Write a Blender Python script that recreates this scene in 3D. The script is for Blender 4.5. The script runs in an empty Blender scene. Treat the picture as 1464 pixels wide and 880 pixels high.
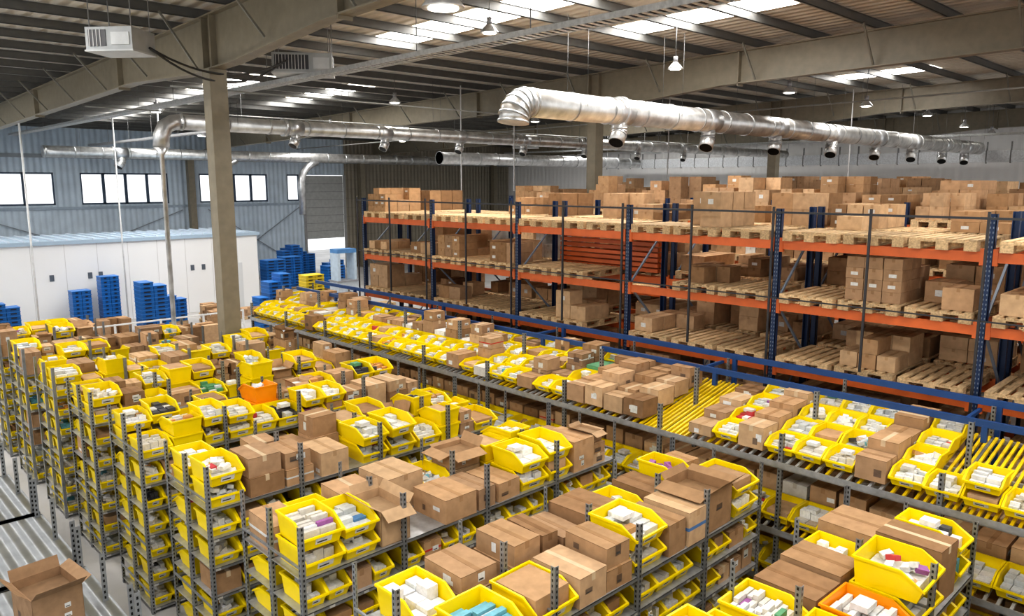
import bpy, math, random
from mathutils import Matrix, Vector
R=random.Random(11)
H=5.8
scene=bpy.context.scene
try:
    scene.view_settings.view_transform='Standard'
    scene.view_settings.look='Medium High Contrast'
except Exception as e: print('LOOK',e)

# ---------------- materials ----------------
def mk(name,rough=.6,metal=0,nscale=6,namt=.15,bump=0,stretch=(1,1,1),spec=.5):
    m=bpy.data.materials.new(name); m.use_nodes=True
    nt=m.node_tree; N=nt.nodes; L=nt.links; b=N['Principled BSDF']
    a=N.new('ShaderNodeAttribute'); a.attribute_name='Col'
    tc=N.new('ShaderNodeTexCoord'); mp=N.new('ShaderNodeMapping'); mp.inputs['Scale'].default_value=stretch
    no=N.new('ShaderNodeTexNoise'); no.inputs['Scale'].default_value=nscale; no.inputs['Detail'].default_value=4
    L.new(tc.outputs['Object'],mp.inputs[0]); L.new(mp.outputs[0],no.inputs['Vector'])
    mr=N.new('ShaderNodeMapRange'); mr.inputs['From Min'].default_value=.3; mr.inputs['From Max'].default_value=.7
    mr.inputs['To Min'].default_value=1-namt; mr.inputs['To Max'].default_value=1+namt*.5
    L.new(no.outputs['Fac'],mr.inputs['Value'])
    vm=N.new('ShaderNodeVectorMath'); vm.operation='SCALE'
    L.new(a.outputs['Color'],vm.inputs[0]); L.new(mr.outputs[0],vm.inputs['Scale'])
    L.new(vm.outputs[0],b.inputs['Base Color'])
    b.inputs['Roughness'].default_value=rough; b.inputs['Metallic'].default_value=metal
    b.inputs['Specular IOR Level'].default_value=spec
    if bump:
        bp=N.new('ShaderNodeBump'); bp.inputs['Strength'].default_value=bump; bp.inputs['Distance'].default_value=.02
        L.new(no.outputs['Fac'],bp.inputs['Height']); L.new(bp.outputs[0],b.inputs['Normal'])
    return m
def corr(name,axis,period,rough=.5,depth=.5,nscale=1.5,namt=.1,metal=0):
    m=mk(name,rough,metal,nscale,namt); nt=m.node_tree; N=nt.nodes; L=nt.links
    tc=N.new('ShaderNodeTexCoord'); sp=N.new('ShaderNodeSeparateXYZ'); L.new(tc.outputs['Object'],sp.inputs[0])
    mu=N.new('ShaderNodeMath'); mu.operation='MULTIPLY'; mu.inputs[1].default_value=2*math.pi/period
    L.new(sp.outputs[axis],mu.inputs[0])
    si=N.new('ShaderNodeMath'); si.operation='SINE'; L.new(mu.outputs[0],si.inputs[0])
    bp=N.new('ShaderNodeBump'); bp.inputs['Strength'].default_value=depth; bp.inputs['Distance'].default_value=.05
    L.new(si.outputs[0],bp.inputs['Height']); L.new(bp.outputs[0],N['Principled BSDF'].inputs['Normal'])
    return m
def emis(name,col,s):
    m=bpy.data.materials.new(name); m.use_nodes=True; b=m.node_tree.nodes['Principled BSDF']
    b.inputs['Base Color'].default_value=(*col,1); b.inputs['Emission Color'].default_value=(*col,1); b.inputs['Emission Strength'].default_value=s
    return m
CARD=mk('cardboard',.9,0,9,.16,.15,spec=.12); PLA=mk('bin_plastic',.35,0,5,.06,spec=.25); PAP=mk('paper_packets',.6,0,30,.15)
STE=mk('galvanised_steel',.42,.55,14,.2); PAINT=mk('painted_metal',.45,0,5,.12); WOOD=mk('pallet_wood',.8,0,7,.35,.3,(1,6,6))
FLAT=mk('white_panel',.5,0,.5,.03)
DUCT=mk('galvanised_duct',.36,.85,4,.3,.08); FLO=mk('concrete_floor',.55,0,.6,.25,.05)
WALLC=corr('corrugated_wall',0,.3,.5,.5); WALLX=corr('corrugated_wall_x',1,.4,.5,.2,.5,.04); DECK=corr('roof_deck',0,.33,.7,.7)
SHEET=corr('ribbed_sheet',0,.2,.4,.6,4,.2,.4)
SKYL=emis('skylight_panel',(1,.98,.95),17.5); LAMP=emis('lamp_glow',(1,.95,.85),12)
Y=(.87,.65,.0015); ORG=(.9,.30,.004); GRY=(.28,.29,.30); DARK=(.02,.02,.022); BLU=(.010,.030,.09); RO=(.58,.125,.026)
OLV=(.235,.205,.15)

class MB:
    def __init__(s,name,mats,smooth=False):
        s.n=name; s.m=mats; s.v=[]; s.f=[]; s.c=[]; s.mi=[]; s.T=None; s.sm=smooth
    def add(s,vs,fs,col,m=0):
        o=len(s.v)
        if s.T is not None:
            T=s.T; vs=[tuple(T@Vector(p)) for p in vs]
        s.v.extend(vs)
        for f in fs:
            s.f.append(tuple(i+o for i in f)); s.c.append(col); s.mi.append(m)
    def box(s,x0,x1,y0,y1,z0,z1,col,m=0):
        s.add([(x0,y0,z0),(x1,y0,z0),(x1,y1,z0),(x0,y1,z0),(x0,y0,z1),(x1,y0,z1),(x1,y1,z1),(x0,y1,z1)],
          [(0,3,2,1),(4,5,6,7),(0,1,5,4),(1,2,6,5),(2,3,7,6),(3,0,4,7)],col,m)
    def bar(s,p,q,w,h,col,m=0):
        p=Vector(p);q=Vector(q);d=(q-p);l=d.length;d.normalize()
        u=Vector((0,0,1)) if abs(d.z)<.95 else Vector((1,0,0))
        a=d.cross(u).normalized()*w/2; b=a.cross(d).normalized()*h/2
        vs=[tuple(e+i*a+j*b) for e in(p,q) for i,j in((-1,-1),(1,-1),(1,1),(-1,1))]
        s.add(vs,[(0,1,2,3),(7,6,5,4),(0,4,5,1),(1,5,6,2),(2,6,7,3),(3,7,4,0)],col,m)
    def path(s,pts,r,n,col,m=0,cap=True):
        pts=[Vector(p) for p in pts]; rs=r if isinstance(r,(list,tuple)) else [r]*len(pts)
        vs=[];pa=None
        for i,p in enumerate(pts):
            d=(pts[min(i+1,len(pts)-1)]-pts[max(i-1,0)]).normalized()
            if pa is None:
                u=Vector((0,0,1)) if abs(d.z)<.9 else Vector((1,0,0)); a=d.cross(u).normalized()
            else: a=(pa-d*pa.dot(d)).normalized()
            pa=a; b=d.cross(a)
            for k in range(n):
                t=2*math.pi*k/n; vs.append(tuple(p+rs[i]*(math.cos(t)*a+math.sin(t)*b)))
        fs=[(i*n+k,i*n+(k+1)%n,(i+1)*n+(k+1)%n,(i+1)*n+k) for i in range(len(pts)-1) for k in range(n)]
        if cap: fs+= [tuple(range(n))[::-1],tuple(range((len(pts)-1)*n,len(pts)*n))]
        s.add(vs,fs,col,m)
    def done(s,parent=None):
        if not s.v: return None
        xs=[v[0] for v in s.v];ys=[v[1] for v in s.v];zs=[v[2] for v in s.v]
        o=Vector(((min(xs)+max(xs))/2,(min(ys)+max(ys))/2,min(zs)))
        me=bpy.data.meshes.new(s.n); me.from_pydata([(v[0]-o.x,v[1]-o.y,v[2]-o.z) for v in s.v],[],s.f)
        for m in s.m: me.materials.append(m)
        me.polygons.foreach_set('material_index',s.mi)
        if s.sm: me.polygons.foreach_set('use_smooth',[len(f)==4 for f in s.f])
        ca=me.color_attributes.new('Col','FLOAT_COLOR','CORNER'); buf=[]
        for f,c in zip(s.f,s.c): buf.extend((c[0],c[1],c[2],1.0)*len(f))
        ca.data.foreach_set('color',buf); me.update()
        ob=bpy.data.objects.new(s.n,me); scene.collection.objects.link(ob); ob.location=o
        if parent: ob.parent=parent
        return ob

def TR(x,y,z,rz=0,ry=0,rx=0):
    T=Matrix.Translation((x,y,z))@Matrix.Rotation(rz,4,'Z')
    if ry: T=T@Matrix.Rotation(ry,4,'Y')
    if rx: T=T@Matrix.Rotation(rx,4,'X')
    return T
def jit(c,a):
    k=1+R.uniform(-a,a); return (c[0]*k,c[1]*k,c[2]*k)
def cardcol(white=True):
    if white and R.random()<.02: return (.60,.59,.56)
    c=R.choice([(.45,.285,.165),(.39,.24,.13),(.53,.36,.215),(.27,.16,.085),(.43,.27,.15),(.35,.225,.135),(.49,.33,.20)]); return jit(c,.14)
WHT=[(.66,.66,.65),(.74,.74,.72),(.58,.61,.63),(.63,.6,.55),(.72,.72,.74)]
COLS=[(.1,.25,.5),(.5,.05,.06),(.1,.3,.15),(.3,.1,.3),(.6,.3,.1),(.15,.4,.5),(.05,.05,.06),(.5,.4,.3),(.45,.25,.1)]
def packcol(): return jit(R.choice(WHT),.1) if R.random()<.85 else R.choice(COLS)

def bin_(mb,x,y,z,rz=0,w=.32,d=.48,h=.2,col=Y,fill=1,ry=0,label=True):
    mb.T=TR(x,y,z,rz,ry)
    col=jit(col,.06); t=.008; i=.02
    def prof(hx,inn):
        b=t if inn else 0
        return [(hx-(i+b), d/2-i-b, b),(hx-b, d/2-b,h),(hx-b,-d*.18,h),(hx-b,-d/2+b,h*.55),(hx-i-b,-d/2+.05+b,b)]
    vs=[]
    for inn in(0,1):
        pr=prof(w/2,inn); vs+=pr; vs+=[(-p[0],p[1],p[2]) for p in pr]
    fs=[(0,1,2,3,4),(9,8,7,6,5),(0,5,6,1),(4,3,8,9),(0,4,9,5)]
    g=10
    fs+=[tuple(k+g for k in f[::-1]) for f in fs]
    fs+=[(1,11,12,2),(2,12,13,3),(3,13,18,8),(8,18,17,7),(7,17,16,6),(6,16,11,1)]
    mb.add(vs,fs,col,0)
    rr=[vs[k] for k in(1,2,3,8,7,6)]
    o=[(p[0]+math.copysign(.012,p[0]),p[1]+(.012 if k in(0,5) else(-.012 if k in(2,3) else 0)),p[2]) for k,p in enumerate(rr)]
    lo=[(p[0],p[1],p[2]-.022) for p in o]
    fs=[]
    for k in range(6):
        j=(k+1)%6; fs+=[(k,j,6+j,6+k),(6+k,6+j,12+j,12+k)]
    mb.add(rr+o+lo,fs,jit(col,.03),0)
    if label:
        def P(u,v):
            zz=h*.55*v; yy=-d/2+.05*(1-v)-.004; return ((u-.5)*(w-.04),yy,zz)
        mb.add([P(.28,.3),P(.75,.3),P(.75,.78),P(.28,.78)],[(0,1,2,3)],(.7,.7,.68),1)
        mb.add([tuple(a+b for a,b in zip(P(*uv),(0,-.001,0))) for uv in ((.33,.4),(.62,.4),(.62,.52),(.33,.52))],[(0,1,2,3)],(.04,.04,.04),1)
    if fill:
        kind=R.random(); nx=R.choice([2,3,3]); ny=R.choice([3,5,7,9]); base=packcol()
        if kind<.15:
            mb.box(-w/2+.03,w/2-.03,-d/2+.07,d/2-.03,.01,h*R.uniform(.6,1.0),cardcol(),2)
        elif kind<.35:
            for k in range(14):
                T0=mb.T; a=R.uniform(-w/2+.07,w/2-.07); b=R.uniform(-d/2+.11,d/2-.08)
                mb.T=T0@TR(a,b,h*R.uniform(.3,.75),R.uniform(0,3),R.uniform(-.4,.4),R.uniform(-.4,.4))
                mb.box(-.05,.05,-.035,.035,-.02,.025,base if R.random()<.6 else packcol(),1); mb.T=T0
            mb.box(-w/2+.03,w/2-.03,-d/2+.07,d/2-.03,.01,h*.4,jit(base,.1),1)
        else:
            W=w-.06; D=d-.1; z0=.01; kk=R.uniform(.7,1)
            for a in range(nx):
                for b in range(ny):
                    if R.random()<.08: continue
                    c=base if R.random()<.75 else packcol()
                    x0=-W/2+a*W/nx; y0=-D/2+.02+b*D/ny
                    mb.box(x0+.003,x0+W/nx-.003,y0+.003,y0+D/ny-.004,z0,h*R.uniform(.6,.95)*kk*(1 if b>0 else .75),jit(c,.08),1)
            if R.random()<.3:
                a=R.uniform(-.04,.04); mb.box(-w*.2+a,w*.18+a,-d*.05,d*.2,h*.85,h*1.05,packcol(),1)
    mb.T=None

def carton(mb,x,y,z,w,d,h,rz=0,op=False,m=2,lab=True,white=True):
    mb.T=TR(x,y,z,rz); c=cardcol(white); X=w/2;Yy=d/2
    if not op:
        mb.box(-X,X,-Yy,Yy,0,h,c,m)
        tc=jit((c[0]*.82,c[1]*.78,c[2]*.72),.1) if R.random()<.75 else (.58,.45,.30)
        if w>d: mb.box(-X-.001,X+.001,-.025,.025,h-.07,h+.0015,tc,m)
        else: mb.box(-.025,.025,-Yy-.001,Yy+.001,h-.07,h+.0015,tc,m)
        dc=(c[0]*.35,c[1]*.35,c[2]*.35)
        mb.box(-X-.0008,X+.0008,-Yy-.0008,Yy+.0008,h-.006,h-.003,dc,m)
        if R.random()<.08:
            mb.box(-X-.001,X+.001,-Yy-.001,Yy+.001,h*.45,h*.55,R.choice([(.5,.05,.04),(.75,.55,.05),(.65,.65,.63),(.1,.2,.4)]),m)
    else:
        t=.006; dk=(c[0]*.75,c[1]*.75,c[2]*.75)
        mb.box(-X,X,-Yy,Yy,0,.01,c,m)
        mb.box(-X,-X+t,-Yy,Yy,0,h,c,m); mb.box(X-t,X,-Yy,Yy,0,h,c,m)
        mb.box(-X,X,-Yy,-Yy+t,0,h,c,m); mb.box(-X,X,Yy-t,Yy,0,h,c,m)
        mb.box(-X+t,X-t,-Yy+t,Yy-t,.01,h*.75,packcol() if R.random()<.4 else dk,m)
        f=min(w,d)*.42
        for k in range(4):
            a=R.uniform(-.7,1.1); dx=math.cos(a)*f; dz=math.sin(a)*f
            if k==0: q=[(-X,-Yy,h),(-X,Yy,h),(-X-dx,Yy,h+dz),(-X-dx,-Yy,h+dz)]
            if k==1: q=[(X,-Yy,h),(X,Yy,h),(X+dx*.5,Yy,h+abs(dz)),(X+dx*.5,-Yy,h+abs(dz))]
            if k==2: q=[(-X,-Yy,h),(X,-Yy,h),(X,-Yy-dx,h+dz),(-X,-Yy-dx,h+dz)]
            if k==3: q=[(-X,Yy,h),(X,Yy,h),(X,Yy+dx*.3,h+abs(dz)),(-X,Yy+dx*.3,h+abs(dz))]
            q2=[(p[0],p[1],p[2]-.005) for p in q]
            mb.add(q+q2,[(0,1,2,3),(7,6,5,4),(2,6,7,3),(1,5,6,2),(0,3,7,4)],jit(c,.06),m)
    if lab:
        for sd in (0,1,0,1):
            if R.random()<.38:
                u=R.uniform(.05,.8); lw=R.uniform(.05,.12); lh=min(R.uniform(.04,.11),h*.5); zz=h*R.uniform(.12,.48)
                lc=R.choice([(.7,.7,.69),(.7,.7,.69),(.6,.6,.55),(c[0]*.35,c[1]*.35,c[2]*.4)]); e=R.uniform(.002,.003)
                if sd==0:
                    x0=-X+u*(w-lw); mb.add([(x0,-Yy-e,zz),(x0+lw,-Yy-e,zz),(x0+lw,-Yy-e,zz+lh),(x0,-Yy-e,zz+lh)],[(0,1,2,3)],lc,1)
                    mb.add([(x0+.01,-Yy-.0035,zz+lh*.15),(x0+lw*.8,-Yy-.0035,zz+lh*.15),(x0+lw*.8,-Yy-.0035,zz+lh*.35),(x0+.01,-Yy-.0035,zz+lh*.35)],[(0,1,2,3)],(.05,.05,.05),1)
                else:
                    y0=-Yy+u*(d-lw); mb.add([(-X-e,y0,zz),(-X-e,y0,zz+lh),(-X-e,y0+lw,zz+lh),(-X-e,y0+lw,zz)],[(0,1,2,3)],lc,1)
    mb.T=None

def post(mb,x,y,z0,z1,sx=1,sy=1,w=.045,col=GRY,hole=.05,holes=True):
    t=.004
    mb.box(*sorted((x,x+sx*w)),y-t/2,y+t/2,z0,z1,col,0)
    mb.box(x-t/2,x+t/2,*sorted((y,y+sy*w)),z0,z1,col,0)
    if holes:
        n=int((z1-z0)/hole)
        for k in range(n):
            z=z0+hole*(k+.3); a=x+sx*w*.35;b=x+sx*w*.7
            if a>b:a,b=b,a
            e=t/2+.001
            for yy in (y-e,y+e): mb.add([(a,yy,z),(b,yy,z),(b,yy,z+hole*.5),(a,yy,z+hole*.5)],[(0,1,2,3)],DARK,0)
            a=y+sy*w*.35;b=y+sy*w*.7
            if a>b:a,b=b,a
            for xx in (x-e,x+e): mb.add([(xx,a,z),(xx,b,z),(xx,b,z+hole*.5),(xx,a,z+hole*.5)],[(0,1,2,3)],DARK,0)

# ---------------- shelving rows ----------------
XA,XB=3.15,7.75; LV=[.08,.43,.78,1.13,1.48,1.83,2.18]; DEP=1.22
NOTE={
 (3.95,1):[(3.35,3.80,'B',1,.27),(3.85,4.3,'C',2,.16),(4.45,4.83,'C',2,.2),(4.86,5.1,'C',2,.18),(5.14,5.46,'C',1,.26),(5.5,6.02,'L',1,.36),(6.1,6.5,'B',1,.25),(6.55,6.95,'C',1,.3),(7.0,7.35,'B',2,.22)],
 (3.95,0):[(3.2,3.45,'C',1,.2),(3.5,4.0,'B',1,.26),(4.1,4.6,'B',1,.26),(4.62,5.0,'C',1,.28),(5.02,5.38,'C',2,.2),(5.42,5.92,'B',2,.23),(5.95,6.25,'C',1,.33),(6.28,6.62,'C',1,.36),(6.68,7.15,'O',1,.44),(7.2,7.66,'B',2,.22)],
 (6.05,0):[(3.2,3.62,'B',2,.25),(3.64,4.02,'B',2,.22),(4.06,4.42,'O',1,.38),(4.44,4.82,'E',0,0),(4.84,5.3,'C',1,.27),(5.33,5.6,'C',1,.24),(5.64,6.0,'C',1,.22),(6.04,6.46,'B',2,.23),(6.5,6.9,'B',2,.25),(6.95,7.35,'L',1,.4)],
 (6.05,1):[(3.2,3.55,'C',1,.3),(3.6,4.0,'B',1,.25),(4.05,4.5,'C',1,.34),(4.55,5.05,'C',1,.4),(5.1,5.5,'B',1,.25)],
 (1.8,1):[(5.25,5.75,'B',1,.25),(5.8,6.25,'C',1,.25),(6.28,6.72,'C',1,.28),(6.76,7.1,'B',1,.24),(7.12,7.66,'L',1,.34)],
 (1.8,0):[(5.2,5.7,'B',1,.26),(5.78,6.28,'R',1,.25),(6.32,6.86,'B',2,.25),(6.9,7.3,'L',1,.50),(7.34,7.68,'B',2,.25)],
 (8.15,0):[(3.2,3.6,'B',2,.25),(3.65,4.1,'C',2,.23),(4.12,4.5,'C',2,.2),(4.6,5.0,'C',1,.3),(5.2,5.6,'B',2,.23),(5.65,6.05,'B',2,.25),(6.1,6.5,'B',1,.25)],
}
def row(y0,xa=XA,xb=XB,near=True,nb=4):
    fr=MB('steel_shelving',[STE]); it=MB('yellow_storage_bins',[PLA,PAP,CARD]); ct=MB('cardboard_boxes',[PLA,PAP,CARD])
    bw=(xb-xa)/nb
    for k in range(nb+1):
        x=xa+k*bw; sx=1 if k<nb else -1
        post(fr,x,y0,0,2.7,sx,1,holes=near); post(fr,x,y0+DEP/2,0,2.7,sx,1,holes=near); post(fr,x,y0+DEP,0,2.7,sx,-1,holes=near)
    for z in LV:
        for k in range(nb):
            x=xa+k*bw
            for s in(0,1):
                a=y0+.003+s*DEP/2; b=a+DEP/2-.006
                fr.box(x+.004,x+bw-.004,a,b,z-.006,z,jit((.40,.41,.42),.08),0)
                fr.box(x+.004,x+bw-.004,a,a+.004,z-.035,z,GRY,0); fr.box(x+.004,x+bw-.004,b-.004,b,z-.035,z,GRY,0)
    for k in range(nb+1):
        x=xa+k*bw
        for z in (.3,1.0,2.3): fr.bar((x,y0+.02,z),(x,y0+DEP-.02,z),.02,.02,GRY)
    for z in LV[:-1]:
        x=xa+.05
        while x<xb-.1:
            fr.box(x,x+.06,y0-.001,y0,z-.032,z-.005,(.7,.7,.68),0); x+=R.uniform(.2,.4)
    for z in LV[:-1]:
        for s in (0,1):
            yc=y0+.285+s*(DEP/2+.03)
            for k in range(nb):
                x=xa+k*bw+.05; mode=R.random()
                while x<xa+(k+1)*bw-.22:
                    w=R.choice([.24,.26,.33]) if mode<.8 else R.uniform(.25,.38)
                    if x+w>xa+(k+1)*bw-.02: w=xa+(k+1)*bw-.02-x
                    q=R.random()
                    if q<.92: bin_(it,x+w/2,yc,z,0 if s==0 else math.pi,w-.025,.50,.22)
                    else: carton(ct,x+w/2,yc,z,w-.03,.45,R.uniform(.16,.29))
                    x+=w
    z=LV[-1]
    pbin=.53 if y0<8 else .58
    for s in (0,1):
        x=xa+.05; yc=y0+.30+s*(DEP/2+.01); note=sorted(NOTE.get((y0,s),[])); 
        while x<xb-.2:
            q=R.random(); yy=yc+R.uniform(-.02,.02); lim=xb-.01; man=None
            if note:
                if note[0][0]<=x+.2: man=note.pop(0)
                else: lim=min(lim,note[0][0])
            ora=(abs(x-5.1)<.25 and abs(yy-11.2)<.4)
            if man:
                a,b,k,n,h=man; a=max(a,x); w=b-a; xc=(a+b)/2; x=b+.005
                if k in 'BR':
                    for j in range(n): bin_(it,xc,yy,z+j*h*.98,R.uniform(-.04,.04),w-.02,.56,h,Y if k=='B' else ORG,1)
                elif k!='E':
                    for j in range(n): carton(ct,xc,yy,z+j*(h+.002),w-.015-.03*j,.56-.05*j,h,R.uniform(-.05,.05),k=='O',white=False)
                continue
            if (ora or q<pbin) and lim-x>.34:
                w=min(R.choice([.36,.39,.42]),lim-x); h=R.choice([.22,.26]); n=R.choice([1,1,2,2,2]) ; c=ORG if ora or R.random()<.02 else Y
                rz=R.choice([0,0,0,math.pi])+R.uniform(-.05,.05)
                for j in range(n): bin_(it,x+w/2,yy,z+j*(h*.98),rz,w-.02,.54,h,c,1)
                x+=w+.005
            else:
                w=min(R.uniform(.24,.5),lim-x-.01); d=R.uniform(.36,.58)
                hh=0; n=R.choice([1,1,2,2,2,3]); h=R.uniform(.2,.45)
                if n>1: h=R.uniform(.15,.27)
                if n==3: h=R.uniform(.12,.19)
                for j in range(n):
                    last=j==n-1
                    carton(ct,x+w/2+R.uniform(-.01,.01),yy,z+hh,(w-.015)*(1 if j==0 else R.uniform(.8,1)),d*(1 if j==0 else R.uniform(.75,1)),h,R.uniform(-.07,.07),last and R.random()<.13); hh+=h+.002
                x+=w+.005
    fr.done(); it.done(); ct.done()
for k,y0 in enumerate([1.8,3.95,6.05,8.15,10.3,12.4,14.5]):
    row(y0,near=y0<13)
row(-.4)
row(16.6,xb=6.6,near=False,nb=3)
row(18.7,xb=5.2,near=False,nb=2)

# ---------------- carton flow rack ----------------
def flow():
    fr=MB('carton_flow_rack',[STE,PAINT]); it=MB('yellow_storage_bins',[PLA,PAP,CARD]); ct=MB('cardboard_boxes',[PLA,PAP,CARD])
    xa,xb=8.4,10.15; sl=.2; y=-1.2
    levs=[.35,1.0,1.65,2.5]
    while y<18.1:
        for x in (xa,(xa+xb)/2,xb):
            post(fr,x,y,0,2.85 if x==xa else 3.2,1 if x<xb else -1,1,.05,holes=True)
        for z in levs: fr.bar((xa,y,z-.05),(xb,y,z-.05+sl*(xb-xa)),.03,.05,GRY)
        y+=1.75
    for z in levs:
        for t in (0,.5,1):
            x=xa+t*(xb-xa); fr.bar((x,-1.2,z-.06+sl*(x-xa)),(x,18.1,z-.06+sl*(x-xa)),.035,.05,(.42,.43,.45))
        fr.bar((xa-.03,-1.2,z-.03),(xa-.03,18.1,z-.03),.01,.07,(.45,.46,.48))
    for li,z in enumerate(levs):
        y=-1.1
        while y<18:
            w=.36; p=R.random()
            def zz(x): return z+sl*(x-xa)-.02
            tubes=(li==3 and (5.2<y<5.9 or .3<y<2.2)) 
            nt_=(.05,.12,.19,.26,.33) if tubes else (.06,.18,.30)
            for q in nt_:
                fr.bar((xa,y+q,zz(xa)-.01),(xb,y+q,zz(xb)-.01),.03,.03,(.85,.60,.003) if (tubes or R.random()<.5) else (.5,.5,.5),1)
            if tubes:
                if y<2.3:
                    bin_(it,xa+.21,y+w/2,zz(xa+.21)+.04,-math.pi/2,w-.03,.41,.18,Y)
                    if R.random()<.5: bin_(it,xa+.21,y+w/2,zz(xa+.21)+.215,-math.pi/2,w-.03,.41,.18,Y)
                y+=w; continue
            if li<3:
                bin_(it,xa+.27,y+w/2,zz(xa+.27)+.012,-math.pi/2,w-.03,.48,.2,Y,1,0)
                for j in range(2): carton(ct,xa+.75+j*.45,y+w/2,zz(xa+.95+j*.45)+.02,.42,w-.04,R.uniform(.18,.28),0)
                y+=w; continue
            if y>7.4: pb=.85
            elif y>4.8: pb=.12
            elif y>2.3: pb=.75
            else: pb=.6
            x=xa+.02; isb=R.random()<pb
            hh=R.uniform(.12,.26); k=0
            while x<xb-.3:
                pbk=pb*(1 if k<2 else .4) if y>7.4 else (1 if isb else pb*.2)
                if R.random()<pbk:
                    bin_(it,x+.21,y+w/2,zz(x+.21)+.04,-math.pi/2+R.uniform(-.04,.04),w-.03,.41,.18,Y); x+=.43
                else:
                    l=R.uniform(.28,.42)
                    if y>7.4 and R.random()<.3: ct.box(x,x+l,y+.03,y+w-.03,zz(x+l)+.01,zz(x+l)+R.uniform(.1,.22),packcol(),1)
                    else:
                        h1=hh*R.uniform(.9,1.4); carton(ct,x+l/2,y+w/2,zz(x+l)+.01,l,w-.03,h1,0)
                        if y>7.4 and R.random()<.3: carton(ct,x+l/2,y+w/2,zz(x+l)+.012+h1,l*.9,w-.06,.18,0.05)
                    x+=l+.02
                k+=1
            y+=w
    fr.done(); it.done(); ct.done()
    b=MB('blue_guard_rail',[PAINT]); BR=(.013,.06,.20)
    for x,z0 in((10.3,3.16),(9.75,3.04)):
        b.box(x-.025,x+.025,-1.5,18.2,z0,z0+.08,BR)
        y=-1.2
        while y<18.3:
            b.box(x-.03,x+.03,y-.03,y+.03,(0 if x>10 else 2.86),z0+.02,BR); y+=3.5
    y=-1.0
    while y<18.2:
        b.box(9.75,10.3,y-.02,y+.02,3.07,3.11,BR); y+=3.5
    b.done()
flow()

# ---------------- pallet racks ----------------
def pallet(mb,x0,y0,z,m=0):
    c=jit((.62,.44,.25),.22)
    for yy in (0,.3275,.655):
        mb.box(x0,x0+1.2,y0+yy,y0+yy+.145,z,z+.02,jit(c,.1),m)
        for xx in (0,.52,1.055): mb.box(x0+xx,x0+xx+.145,y0+yy,y0+yy+.145,z+.02,z+.1,jit(c,.12),m)
    for xx in (0,.53,1.055): mb.box(x0+xx,x0+xx+.145,y0,y0+.8,z+.1,z+.12,jit(c,.1),m)
    n=6
    for k in range(n):
        yy=k*(.8-.09)/(n-1); mb.box(x0,x0+1.2,y0+yy,y0+yy+.09,z+.12,z+.142,jit(c,.18),m)
def load(it,x0,y0,z,maxh):
    nx=R.choice([2,3,3]);ny=R.choice([2,2,3]); w=1.1/nx; d=.76/ny; h=R.uniform(.14,.3); n=max(1,int(R.uniform(.45,1)*maxh/h)); c0=cardcol()
    for a in range(nx):
        for b in range(ny):
            m=max(0,n-(R.random()<.3)-(R.random()<.15)*2)
            if m==0: continue
            cc=c0 if R.random()<.7 else cardcol()
            for j in range(m):
                it.T=TR(x0+.05+w*(a+.5),y0+.02+d*(b+.5),z+j*h,R.uniform(-.03,.03)); c=jit(cc,.08)
                it.box(-w/2+.006,w/2-.006,-d/2+.006,d/2-.006,0,h-.003,c,2)
                it.box(-w/2+.004,w/2-.004,-.02,.02,h-.05,h-.001,(c[0]*.8,c[1]*.76,c[2]*.7),2)
                if R.random()<.35: it.add([(-w/2+.004,-.05,h*.3),(-w/2+.004,-.05,h*.6),(-w/2+.004,.05,h*.6),(-w/2+.004,.05,h*.3)],[(0,1,2,3)],(.6,.6,.58),1)
    it.T=None
BL=[.15,2.05,3.06,4.02,4.95]
def rack(xf,k0,k1,probs,holes=True,empt=.95,mht=.75,force=()):
    fr=MB('pallet_rack',[PAINT]); pl=MB('wooden_pallets',[WOOD]); it=MB('palletised_cartons',[PLA,PAP,CARD])
    D=1.1; top=5.42; yo=-.09
    for k in range(k0,k1+1):
        y=2.8*k+yo
        for x in (xf,xf+D):
            fr.box(x-.04,x+.04,y-.045,y-.037,0,top,BLU);fr.box(x-.04,x+.04,y+.037,y+.045,0,top,BLU)
            fr.box(x+(-.04 if x==xf else .032),x+(-.032 if x==xf else .04),y-.045,y+.045,0,top,BLU)
            if holes and x==xf:
                z=.2
                while z<top-.05:
                    for o in(-.025,.012): fr.add([(x-.0415,y+o,z),(x-.0415,y+o,z+.025),(x-.0415,y+o+.012,z+.025),(x-.0415,y+o+.012,z)],[(0,1,2,3)],(.2,.24,.3))
                    z+=.06
            fr.box(x-.08,x+.08,y-.08,y+.08,0,.012,BLU)
        z=.2; s=0
        while z<top-1:
            a=(xf+.03,y,z+(1 if s else 0)*.95); b=(xf+D-.03,y,z+(0 if s else 1)*.95); fr.bar(a,b,.03,.03,(.2,.25,.33)); s=1-s; z+=.95
    for k in range(k0,k1):
        y=2.8*k+yo
        for li,zt in enumerate(BL[1:]):
            for x in (xf-.03,xf+D+.03):
                c=jit(RO,.1)
                fr.box(x-.02,x+.02,y+.05,y+2.75,zt-.13,zt,c); fr.box(x-.028,x+.028,y+.045,y+.10,zt-.17,zt+.04,c);fr.box(x-.028,x+.028,y+2.70,y+2.755,zt-.17,zt+.04,c)
        for li,zt in enumerate(BL):
            for j in range(3):
                if R.random()<empt:
                    pallet(pl,xf-.1+R.uniform(-.04,.03),y+.12+j*.88,zt+.001)
                    mh=.72 if li<4 else mht
                    if R.random()<probs[li] or (li,k,j) in force: load(it,xf-.02,y+.12+j*.88,zt+.146,mh)
    fr.done(); pl.done(); it.done()
rack(10.9,-1,6,[.9,.85,.12,.36,.08],force=((4,1,2),(4,0,0),(3,2,1),(3,2,2),(3,0,2),(3,1,0),(4,5,2),(3,0,0),(2,0,1),(3,4,0)))
rack(12.3,-1,6,[.9,.95,.9,.85,.7],holes=False,mht=.8)
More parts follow.
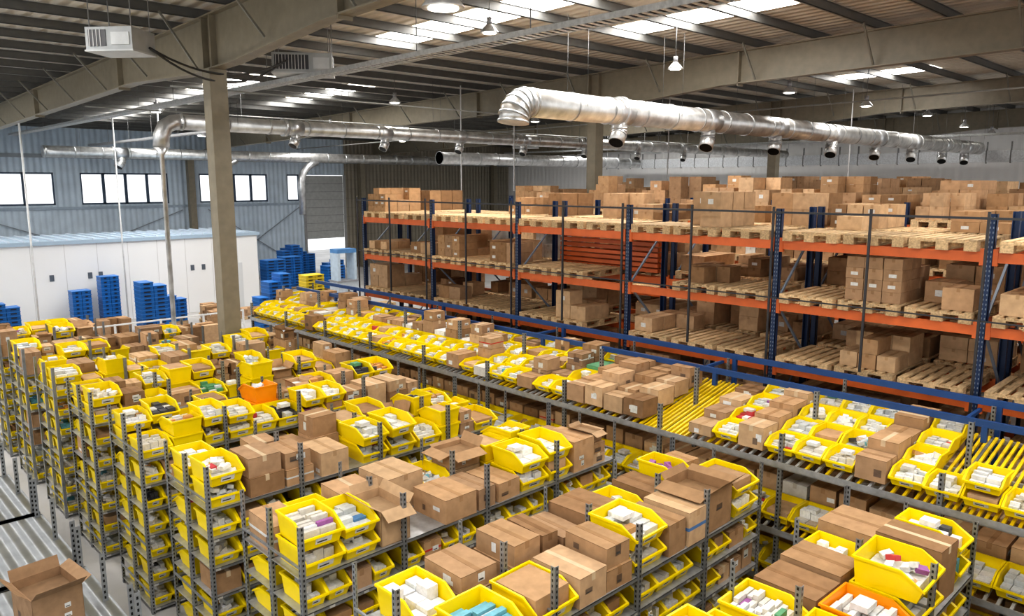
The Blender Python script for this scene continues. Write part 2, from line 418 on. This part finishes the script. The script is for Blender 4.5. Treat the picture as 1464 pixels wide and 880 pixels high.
for x in (16.1,17.4,22.3,23.7,28.2):
    rack(x,-2,6 if x<20 else 7,[0,.9,.9,.9,.9],holes=False,empt=.92,mht=1.0)
f=MB('rack_safety_fence',[PAINT])
fx=10.70
f.bar((fx,-2.8,5.37),(fx,16.75,5.37),.025,.03,(.03,.03,.035)); f.bar((fx,-2.8,4.0+.1),(fx,16.75,4.1),.015,.02,(.03,.03,.035))
for k in range(-2,13):
    f.bar((fx,1.4*k-.09,0 if k%2==0 else 3.2),(fx,1.4*k-.09,5.45),.03,.03,(.03,.03,.035))
f.done()
sb=MB('stacked_rack_beams',[PAINT])
for z in range(7):
    for x in range(3): sb.box(12.05+x*.08,12.1+x*.08,8.5,11.0,4.1+z*.1,4.17+z*.1,jit(RO,.15))
sb.done()

# ---------------- left low platform ----------------
p=MB('packing_platform',[STE,SHEET])
for y in (6.2,8.4,10.6,12.8):
    p.box(.9,2.45,y,y+2.1,.86,.9,(.36,.38,.40),1)
    for x in (.9,2.4):
        for yy in (y+.03,y+1.0,y+2.0): post(p,x,yy,0,1.5 if x>2 else .9,1 if x<2 else -1,1,.06,(.36,.38,.41),.07)
    p.box(.9,2.45,y,y+.03,.78,.9,GRY); p.box(.9,2.45,y+2.07,y+2.1,.78,.9,GRY)
p.done()
b=MB('open_cardboard_box',[PLA,PAP,CARD]); R2=R.getstate(); R.seed(5); carton(b,1.80,9.48,.901,.52,.62,.42,.12,True); R.setstate(R2); b.done()

# ---------------- room ----------------
XW,YW=44.0,46.0
fl=MB('floor',[FLO]); fl.box(-14,60,-14,60,-.2,0,(.42,.41,.40)); fl.done()
def zb(y): return H+2.95-.02*abs(y+6)
DO=1.07
ro=MB('ceiling',[DECK])
for (a,c) in ((-14,-6),(-6,YW+.3)):
    ro.add([(-14,a,zb(a)+DO),(XW+.3,a,zb(a)+DO),(XW+.3,c,zb(c)+DO),(-14,c,zb(c)+DO),(-14,a,zb(a)+DO+.1),(XW+.3,a,zb(a)+DO+.1),(XW+.3,c,zb(c)+DO+.1),(-14,c,zb(c)+DO+.1)],
      [(0,3,2,1),(4,5,6,7),(0,1,5,4),(1,2,6,5),(2,3,7,6),(3,0,4,7)],(.62,.58,.51))
ro.done()
sk=MB('skylight_panels',[SKYL])
def skyl(x,w,a,c):
    sk.add([(x,a,zb(a)+DO-.02),(x,c,zb(c)+DO-.02),(x+w,c,zb(c)+DO-.02),(x+w,a,zb(a)+DO-.02)],[(0,1,2,3)],(1,1,1))
for x,w,a,c in [(11.3,1.2,7,17),(11.3,1.2,24,40),(15,1.1,8,12.5),(15.2,1.1,24,31),(27.3,1.1,9,12.5),(27.3,1.1,20,26),(35,1.1,12,16),(37,1.1,24,34),
   (1,1.2,-2,6),(1,1.2,14,22),(1.5,1.2,28,40),(8,1.1,-5,2),(14,1.1,-5,2),(-5,1.2,0,8),(-5,1.2,14,24),(23,1.2,-5,3),(32,1.2,-5,3),(22,1.1,30,40)]:
    skyl(x,w,a,c)
sk.done()
pu=MB('roof_purlins',[PAINT]); y=-13.5
while y<YW:
    z=zb(y)+.86; c=(.12,.12,.115)
    pu.box(-14,XW-.02,y-.006,y+.006,z,z+.19,c); pu.box(-14,XW-.02,y-.035,y+.006,z+.18,z+.19,c); pu.box(-14,XW-.02,y-.006,y+.05,z,z+.012,(.22,.22,.21))
    y+=1.5
pu.done()
RX=[-5.2,6.93,19.1,30.8,43.2]
CY=16.0
for rx in RX:
    g=MB('steel_rafter',[PAINT]); ys=[-14,-6,CY-4.5,CY-1,CY+1,CY+4.5,YW-.1]
    def lo(y): return zb(y)-(.22 if abs(y-CY)<1.5 else 0)
    for a,c in zip(ys[:-1],ys[1:]):
        for (x0,x1,lw) in ((rx-.01,rx+.01,0),(rx-.14,rx+.14,1),(rx-.14,rx+.14,2)):
            if lw==0: za0,za1,zc0,zc1=lo(a),zb(a)+.85,lo(c),zb(c)+.85
            elif lw==1: za0,za1,zc0,zc1=lo(a),lo(a)+.03,lo(c),lo(c)+.03
            else: za0,za1,zc0,zc1=zb(a)+.82,zb(a)+.85,zb(c)+.82,zb(c)+.85
            g.add([(x0,a,za0),(x1,a,za0),(x1,c,zc0),(x0,c,zc0),(x0,a,za1),(x1,a,za1),(x1,c,zc1),(x0,c,zc1)],
              [(0,3,2,1),(4,5,6,7),(0,1,5,4),(1,2,6,5),(2,3,7,6),(3,0,4,7)],OLV)
    for y in (-6,2,CY-5,CY-.2,CY+.2,CY+5.5,30,38):
        g.box(rx-.14,rx+.14,y-.015,y+.015,lo(y)-.06 if abs(y-CY)>1 else lo(y),zb(y)+.85,jit(OLV,.1))
    y=-13.5;k=0
    while y<YW:
        if k%2==0:
            for s in(-1,1):
                if rx+s*.85<XW-.1: g.bar((rx+s*.12,y,lo(y)+.04),(rx+s*.85,y,zb(y)+.9),.04,.04,(.2,.19,.16))
        y+=1.5;k+=1
    g.done()
    for yy in (CY,YW-.3):
        if yy==CY and (rx<0 or rx>40): continue
        cx=rx if yy==CY else rx-1.1
        cm=MB('steel_column',[PAINT]); z1=zb(yy)-.22 if yy==CY else zb(yy)-.01
        q=.18
        cm.box(cx-q,cx+q,yy-q,yy-q+.025,0,z1,OLV); cm.box(cx-q,cx+q,yy+q-.025,yy+q,0,z1,OLV)
        cm.box(cx-.012,cx+.012,yy-q+.02,yy+q-.02,0,z1,OLV)
        cm.box(cx-q,cx-q+.015,yy-q+.02,yy+q-.02,0,z1,jit(OLV,.02))
        cm.box(cx-.28,cx+.28,yy-.28,yy+.28,0,.03,OLV); cm.done()
w=MB('wall_left',[WALLC,PAINT]); BW=(.54,.63,.72)
zt=zb(YW)+1.05; wl,wh=H-1.17,H+.53
win=[(2.5,6.5),(8.2,10.97),(12.23,16.8),(18.6,22.9),(24.25,25.1)]; D0,D1=25.4,28.5
x=-14
segs=[]
for a,c in win:
    segs.append((x,a)); x=c
segs.append((x,D0))
w.box(-14,D0,YW,YW+.2,0,wl,BW); w.box(-14,D0,YW,YW+.2,wh,zt,BW)
for a,c in segs: w.box(a,c,YW,YW+.2,wl,wh,BW)
w.box(D0,D1,YW,YW+.2,H+.5,zt,BW); w.box(D1,XW+.2,YW,YW+.2,0,zt,(.27,.24,.19))
w.box(-14,D0,YW-.05,YW,wl-.25,wl-.1,(.35,.42,.5),1); w.box(-14,XW,YW-.06,YW,wh+.75,wh+.95,(.3,.33,.36),1)
for s in range(12): w.box(D1,XW,YW-.02,YW,.4+s*.62,.42+s*.62,(.18,.16,.13),1)
for a,c in ((7,17.5),(19,25)):
    w.bar((a,YW-.1,.3),(c,YW-.1,wl-.4),.05,.05,(.25,.28,.32),1); w.bar((c,YW-.1,.3),(a,YW-.1,wl-.4),.05,.05,(.25,.28,.32),1)
w.done()
for n,(a,c) in enumerate(win):
    q=MB('window_%d'%(n+1),[PAINT]); fcol=(.05,.08,.13)
    q.box(a,c,YW+.02,YW+.1,wl,wl+.09,fcol);q.box(a,c,YW+.02,YW+.1,wh-.09,wh,fcol)
    k=max(1,round((c-a)/1.15))
    for j in range(k+1):
        xx=a+(c-a)*j/k; q.box(max(a,xx-.075),min(c,xx+.075),YW+.02,YW+.1,wl,wh,fcol)
    q.done()
d=MB('door_1',[PAINT]); z=2.1
while z<H+.45:
    d.box(D0+.1,D1-.1,YW+.05,YW+.09,z,min(z+.5,H+.5),(.42,.43,.42)); d.box(D0+.1,D1-.1,YW+.03,YW+.05,z+.49,z+.52,(.25,.25,.25)); z+=.52
d.box(D0-.05,D0+.12,YW-.08,YW-.01,0,H+.5,(.3,.3,.3)); d.box(D1-.12,D1+.05,YW-.08,YW-.01,0,H+.5,(.3,.3,.3)); d.done()
w=MB('wall_back',[WALLX,PAINT]); w.box(XW,XW+.2,-14,YW,0,zb(10)+1.1,(.88,.88,.88))
w.box(XW-.05,XW,-14,YW,H+1.3,H+1.5,(.3,.31,.32),1); w.done()
lb=MB('perforated_light_band',[STE])
for y in range(-6,34): lb.box(41.8,41.86,y,y+.94,H+.95,H+1.5,(.6,.62,.64)); lb.box(41.84,41.9,y+.94,y+1,H+.9,H+1.9,(.25,.25,.25))
lb.done()

# office cabin
o=MB('white_office_cabin',[FLAT])
OY=34.7; o.box(-6,16.6,OY,OY+4,0,3.35,(.76,.77,.78))
for k in range(19): o.box(-6+k*1.2,-5.98+k*1.2,OY-.004,OY,0,3.35,(.55,.55,.55))
o.box(-6.1,16.7,OY-.08,OY+4.1,3.35,3.5,(.35,.45,.55)); 
for k in range(45): o.box(-6+k*.5,-5.94+k*.5,OY-.05,OY+4.05,3.5,3.56,(.55,.62,.7))
for x in (7.8,9.6,13.4,13.9,9.2): o.box(x,x+.16,OY-.02,OY,1.9,2.15,(.1,.12,.15))
o.box(14.9,15.8,OY-.03,OY,0,2.1,(.6,.62,.64)); o.box(14.98,15.05,OY-.07,OY-.03,1,1.05,(.1,.1,.1))
o.done()

def stack(name,x,y,n,w,dp,h,col,rz=0):
    s=MB(name,[PLA]); s.T=TR(x,y,0,rz); s.box(-w/2,w/2,-dp/2,dp/2,0,.03,(.5,.35,.2)); s.box(-w/2,w/2,-dp/2,-dp/2+.1,0,.12,(.5,.35,.2)); s.box(-w/2,w/2,dp/2-.1,dp/2,0,.12,(.5,.35,.2)); s.box(-w/2,w/2,-dp/2,dp/2,.1,.13,(.5,.35,.2))
    for i in range(2):
        for k in range(n-R.choice([0,0,1,2])):
            c=jit(col,.15); z=.13+k*h; a=-w/2+i*w/2+.01; b=a+w/2-.02
            s.box(a,b,-dp/2+.02,dp/2-.02,z,z+h*.8,c); s.box(a-.01,b+.01,-dp/2,dp/2,z+h*.8,z+h*.97,jit((col[0]*1.4,col[1]*1.4,col[2]*1.4),.1))
            s.box(a+.12,b-.12,-dp/2-.003,-dp/2+.02,z+h*.4,z+h*.65,DARK)
    s.done()
CB=(.018,.12,.36)
stack('blue_crate_stack',10.5,31.4,12,1.0,.8,.155,CB)
stack('blue_crate_stack',11.75,32.4,8,.8,.6,.155,CB)
stack('blue_crate_stack',14.9,29.6,13,1.0,.8,.15,CB)
stack('blue_crate_stack',13.9,28.6,8,.8,.7,.15,CB)
stack('blue_crate_stack',9.7,33.9,12,.7,.6,.16,CB)
stack('blue_crate_stack',8.6,33.8,10,.7,.6,.16,CB)
stack('blue_crate_stack',5.9,33.2,9,.9,.6,.16,CB)
stack('yellow_crate_stack',17.1,30.6,11,.9,.7,.15,(.6,.45,.03))
stack('black_crate_stack',16.5,29.4,5,.9,.7,.15,(.04,.04,.045))
for x,y,n in ((19,38,11),(20.5,39,13),(21.5,41,14),(22.5,42.5,12),(23.6,43,10),(24.4,41,8),(18.2,40,12),(22,37,9)): stack('blue_crate_stack',x,y,n,1.1,.8,.15,CB)
fp=MB('floor_pallet_goods',[WOOD,PAP,CARD])
for x,y in ((12.6,31.3),(13.2,32.8),(16.8,33),(18.4,31.5),(12.0,29.4),(20,30),(6.8,31.5),(4.5,31),(8.2,30.2),(14.2,31.2),(8.0,24),(8.4,22.2),(9.6,25.6),(6.5,24.5)):
    pallet(fp,x,y,0); 
    if R.random()<.75: load(fp,x,y,.146,R.uniform(.5,1.5))
fp.done()
mc=MB('strapping_machine',[PAINT])
mc.box(20.2,21.4,33.5,34.3,0,.9,(.5,.55,.6)); mc.box(20.25,20.4,33.55,34.25,.9,2.3,(.5,.6,.7)); mc.box(21.2,21.35,33.55,34.25,.9,2.3,(.5,.6,.7)); mc.box(20.25,21.35,33.55,34.25,2.3,2.5,(.1,.25,.5)); mc.box(20.15,21.45,33.45,34.35,.86,.92,(.3,.3,.32)); mc.done()
gb=MB('white_guard_barrier',[PAINT])
for z in (.55,1.05): gb.bar((2,27.6,z),(12.5,27.6,z),.05,.05,(.75,.76,.76))
for k in range(8): gb.bar((2+k*1.5,27.6,0),(2+k*1.5,27.6,1.08),.06,.06,(.75,.76,.76))
gb.done()

# ---------------- ducts ----------------
def duct(name,y,z,x0,x1,r,branches,start=None,br=.2,bl=.5):
    d=MB(name,[DUCT],True); c=(.74,.74,.73)
    d.path([(x0,y,z),(x1,y,z)],r,28,c)
    x=x0+.05
    while x<x1:
        d.path([(x,y,z),(x+.04,y,z)],r+.018,28,(.6,.61,.62)); x+=1.2
    for x in (x0+2.9,): d.path([(x,y,z),(x+.12,y,z)],r+.05,28,(.66,.67,.68))
    if start:
        pts=[];rr=r*1.4
        for k in range(7):
            a=k/6*math.pi/2*start; pts.append((x0-rr*math.sin(a),y,z-rr+rr*math.cos(a)))
        d.path(pts,r*1.03,28,c,cap=True)
        for k in range(1,7): 
            p=Vector(pts[k]); q=Vector(pts[k-1]); e=(p-q).normalized()*.02
            d.path([p-e,p+e],r+.03,28,(.5,.51,.52))
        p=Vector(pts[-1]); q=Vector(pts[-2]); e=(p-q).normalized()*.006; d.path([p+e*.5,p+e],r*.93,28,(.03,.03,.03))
    for bx in branches:
        pts=[(bx,y,z-r*.7),(bx,y,z-r-.08)]
        rr=br*1.3
        for k in range(1,5):
            a=k/4*math.pi*.22; pts.append((bx-rr*(1-math.cos(a)),y-rr*.3*(1-math.cos(a)),z-r-.08-rr*math.sin(a)))
        l=Vector(pts[-1]); e=(l-Vector(pts[-2])).normalized(); pts.append(tuple(l+e*bl))
        d.path(pts,br,18,c)
        for k in (1,3,5): 
            p=Vector(pts[k]); q=Vector(pts[k-1]); ee=(p-q).normalized()*.015; d.path([p-ee,p+ee],br+.015,18,(.5,.51,.52))
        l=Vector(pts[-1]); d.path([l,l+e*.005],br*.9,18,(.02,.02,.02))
        d.path([(bx-br*1.5,y,z),(bx+br*1.5,y,z)],r+.012,28,(.66,.67,.68))
    x=x0+1.5
    while x<x1:
        for s in (-1,1): d.bar((x,y+s*r,z),(x,y+s*r,zb(y)+.9),.006,.006,(.15,.15,.15))
        x+=3.5
    return d
d=duct('ventilation_duct',11.1,H+1.58,11.15,41,.285,[14.1,17.8,21.4,25.2,28.8,32.4,36,39],1.0,br=.18,bl=.22); d.done()
d=duct('ventilation_duct',20.6,H+1.55,7.9,41,.2,[11.2,14.3,17.4,20.5,24,27.5,31],None,br=.13,bl=.15)
pts=[(7.95,20.6,H+1.55),(7.75,20.6,H+1.53),(7.55,20.6,H+1.42),(7.45,20.6,H+1.2),(7.42,20.6,H+.9)]; d.path(pts,.2,20,(.7,.71,.72))
d.path([(7.42,20.6,H+.9),(7.42,20.6,H+.7),(7.42,20.6,.0)],[.2,.06,.06],14,(.7,.71,.72)); d.done()
d=duct('ventilation_duct',40,H+1.4,9.2,36,.26,[12.5],None,br=.2,bl=.2)
for bx in (17.2,22.0):
    pts=[(bx+1,40,H+1.2),(bx+.5,40,H+.95),(bx+.15,40,H+.6),(bx,40,H+.1),(bx,40,H-1.8)]; d.path(pts,.2,16,(.7,.71,.72))
d.done()
d=MB('ventilation_duct',[DUCT],True); d.path([(24,30,H+1.2),(40,30,H+1.2)],.3,24,(.7,.71,.72))
for k in range(13): d.path([(24+k*1.25,30,H+1.2),(24.04+k*1.25,30,H+1.2)],.32,24,(.55,.56,.57))
for k in range(4): d.bar((25+k*4,30,H+1.4),(25+k*4,30,zb(30)+.9),.015,.015,(.4,.4,.4))
d.done()

for x,y,z0,z1,r in ((6.8,32.4,0,7.9,.035),(10.1,33,0,8.5,.03),(10.75,30.0,0,8.8,.03)):
    q=MB('vertical_pipe',[PAINT],True); q.path([(x,y,z0),(x,y,z1)],r,10,(.7,.71,.72)); q.done()
for x,y in ((17.7,20.9),(19.7,20.3),(30,12.5),(26,18)):
    q=MB('suspension_rod',[PAINT]); q.bar((x,y,5.5),(x,y,zb(y)+.9),.03,.03,(.6,.6,.6)); q.done()

def tray(x,z,y0,y1,w,col=(.5,.51,.5)):
    t=MB('cable_tray',[STE])
    for s in(-1,1): t.box(x+s*w/2-.008,x+s*w/2+.008,y0,y1,z,z+.09,col)
    y=y0
    while y<y1: t.box(x-w/2,x+w/2,y,y+.07,z,z+.01,col); y+=.16
    for c in (-.06,.0,.07): t.box(x+c-.015,x+c+.015,y0,y1,z+.012,z+.04,(.04,.04,.045))
    y=y0+1
    while y<y1:
        t.bar((x,y,z),(x,y,zb(y)+.87),.012,.012,(.2,.2,.2)); y+=3
    t.done()
tray(9.1,H+2.3,2,45,.34,(.65,.66,.66))
tray(12.6,H+1.9,26,45,.25,(.4,.4,.4))
tray(38,H+2.0,-3,40,.3)
rp=MB('sprinkler_pipes',[PAINT],True)
rp.path([(24.5,-3,H+2.6),(24.5,45,H+2.1)],.025,8,(.3,.3,.28))
for y in (18.6,25.2): rp.path([(7,y,H+2.2),(43,y,H+2.2)],.02,8,(.3,.3,.28))
rp.done()

def acunit(x,y,z,w,dp,h,rz):
    a=MB('air_handling_unit',[PAINT]); a.T=TR(x,y,z,rz)
    a.box(-w/2,w/2,-dp/2,dp/2,0,h,(.42,.44,.45)); a.box(-w/2-.02,w/2+.02,-dp/2-.02,dp/2+.02,-.03,0,(.55,.57,.58))
    a.box(-w/2+.06,w/2-.5,-dp/2-.012,-dp/2,.06,h-.05,(.06,.06,.07))
    for k in range(int((w-.6)/.07)): a.box(-w/2+.08+k*.07,-w/2+.095+k*.07,-dp/2-.02,-dp/2-.01,.05,h-.05,(.6,.6,.6))
    a.box(-w/2-.012,-w/2,-dp/2+.1,dp/2-.1,.06,h-.05,(.07,.07,.08))
    for k in range(8): a.box(-w/2-.02,-w/2-.01,-dp/2+.1,dp/2-.1,.07+k*.045,.08+k*.045,(.6,.6,.6))
    a.box(w/2-.4,w/2-.05,-dp/2-.015,-dp/2,.08,h-.1,(.6,.62,.63))
    a.T=None
    for sx in(-1,1):
        for sy in(-1,1):
            v=TR(x,y,0,rz)@Vector((sx*w*.45,sy*dp*.4,0)); a.bar((v.x,v.y,z+h),(v.x,v.y,zb(v.y)+.9),.015,.015,(.25,.25,.25))
    a.done()
acunit(5.1,15.8,H+2.40,.9,.75,.40,math.radians(-50))
acunit(9.2,16.4,H+2.45,1.3,.8,.42,math.radians(-35))
acunit(24,24,H+1.5,1.1,.8,.4,math.radians(-45))
acunit(33,24,H+1.5,1.1,.8,.4,math.radians(-45))
cb=MB('hanging_cable',[PAINT],True)
for dz,dy in ((.55,0),(.4,.1)):
    A=Vector((5.5,15.5,H+2.5));B=Vector((8.7,16.3-dy,H+2.7)); cb.path([A.lerp(B,t/16)-Vector((0,0,dz*4*(t/16)*(1-t/16))) for t in range(17)],.022,8,(.03,.03,.03))
cb.done()

def lamp(x,y,z,r,power=60):
    l=MB('high_bay_lamp',[STE,LAMP],True)
    l.path([(x,y,z),(x,y,z+.02),(x,y,z+r*.55),(x,y,z+r*.8),(x,y,z+r*.9)],[r,r*.98,r*.62,r*.35,r*.3],24,(.6,.61,.62),0)
    l.path([(x,y,z+r*.85),(x,y,z+r*1.6)],r*.3,16,(.4,.4,.42),0)
    l.path([(x,y,z-.012),(x,y,z-.002)],r*.7,24,(1,1,1),1)
    l.bar((x,y,z+r*1.6),(x,y,zb(y)+.9),.014,.014,(.2,.2,.2)); l.done()
    if power:
        L=bpy.data.lights.new('high_bay_light','SPOT'); L.energy=power; L.spot_size=math.radians(150); L.spot_blend=.6; L.shadow_soft_size=r; L.color=(1,.95,.88)
        ob=bpy.data.objects.new('high_bay_light',L); scene.collection.objects.link(ob); ob.location=(x,y,z-.06)
for x,y,z,r in ((6.5,8.0,2.2,.28),(10.4,11.4,2.85,.18),(15.2,10.4,2.55,.17),(21.5,10.8,2.55,.2),(25,10,2.35,.2),(15,21,2.55,.2),(32,10.5,2.5,.2),(27,21,2.4,.2),
   (2,3,2.6,.25),(6,-1,2.6,.25),(11,3,2.7,.2),(4,22,2.5,.2),(-1,10,2.6,.25),(10,28,2.4,.2),(18,30,2.4,.2),(18,1,2.6,.2)): lamp(x,y,H+z,r,200)
for x,y,z,r in ((36.5,10.5,2.3,.2),(40.5,10.5,2.2,.2),(21.5,21,2.3,.2),(33.5,21,2.2,.2),(14,34,2.0,.2),(24,33,2.1,.2),(36,7,2.4,.2),(28.5,5.5,2.5,.2)): lamp(x,y,H+z,r,0)

W=bpy.data.worlds.new('World'); scene.world=W; W.use_nodes=True
bg=W.node_tree.nodes['Background']; bg.inputs[0].default_value=(.96,.98,1,1); bg.inputs[1].default_value=1.3
cam=bpy.data.cameras.new('Camera'); co=bpy.data.objects.new('Camera',cam); scene.collection.objects.link(co)
cam.sensor_width=36; cam.lens=1094/1464*36; cam.clip_end=300
co.location=(0,0,H); co.rotation_euler=(math.radians(90-9.29),0,math.radians(46.01-90))
scene.camera=co
print('faces',sum(len(o.data.polygons) for o in scene.objects if o.type=='MESH'))
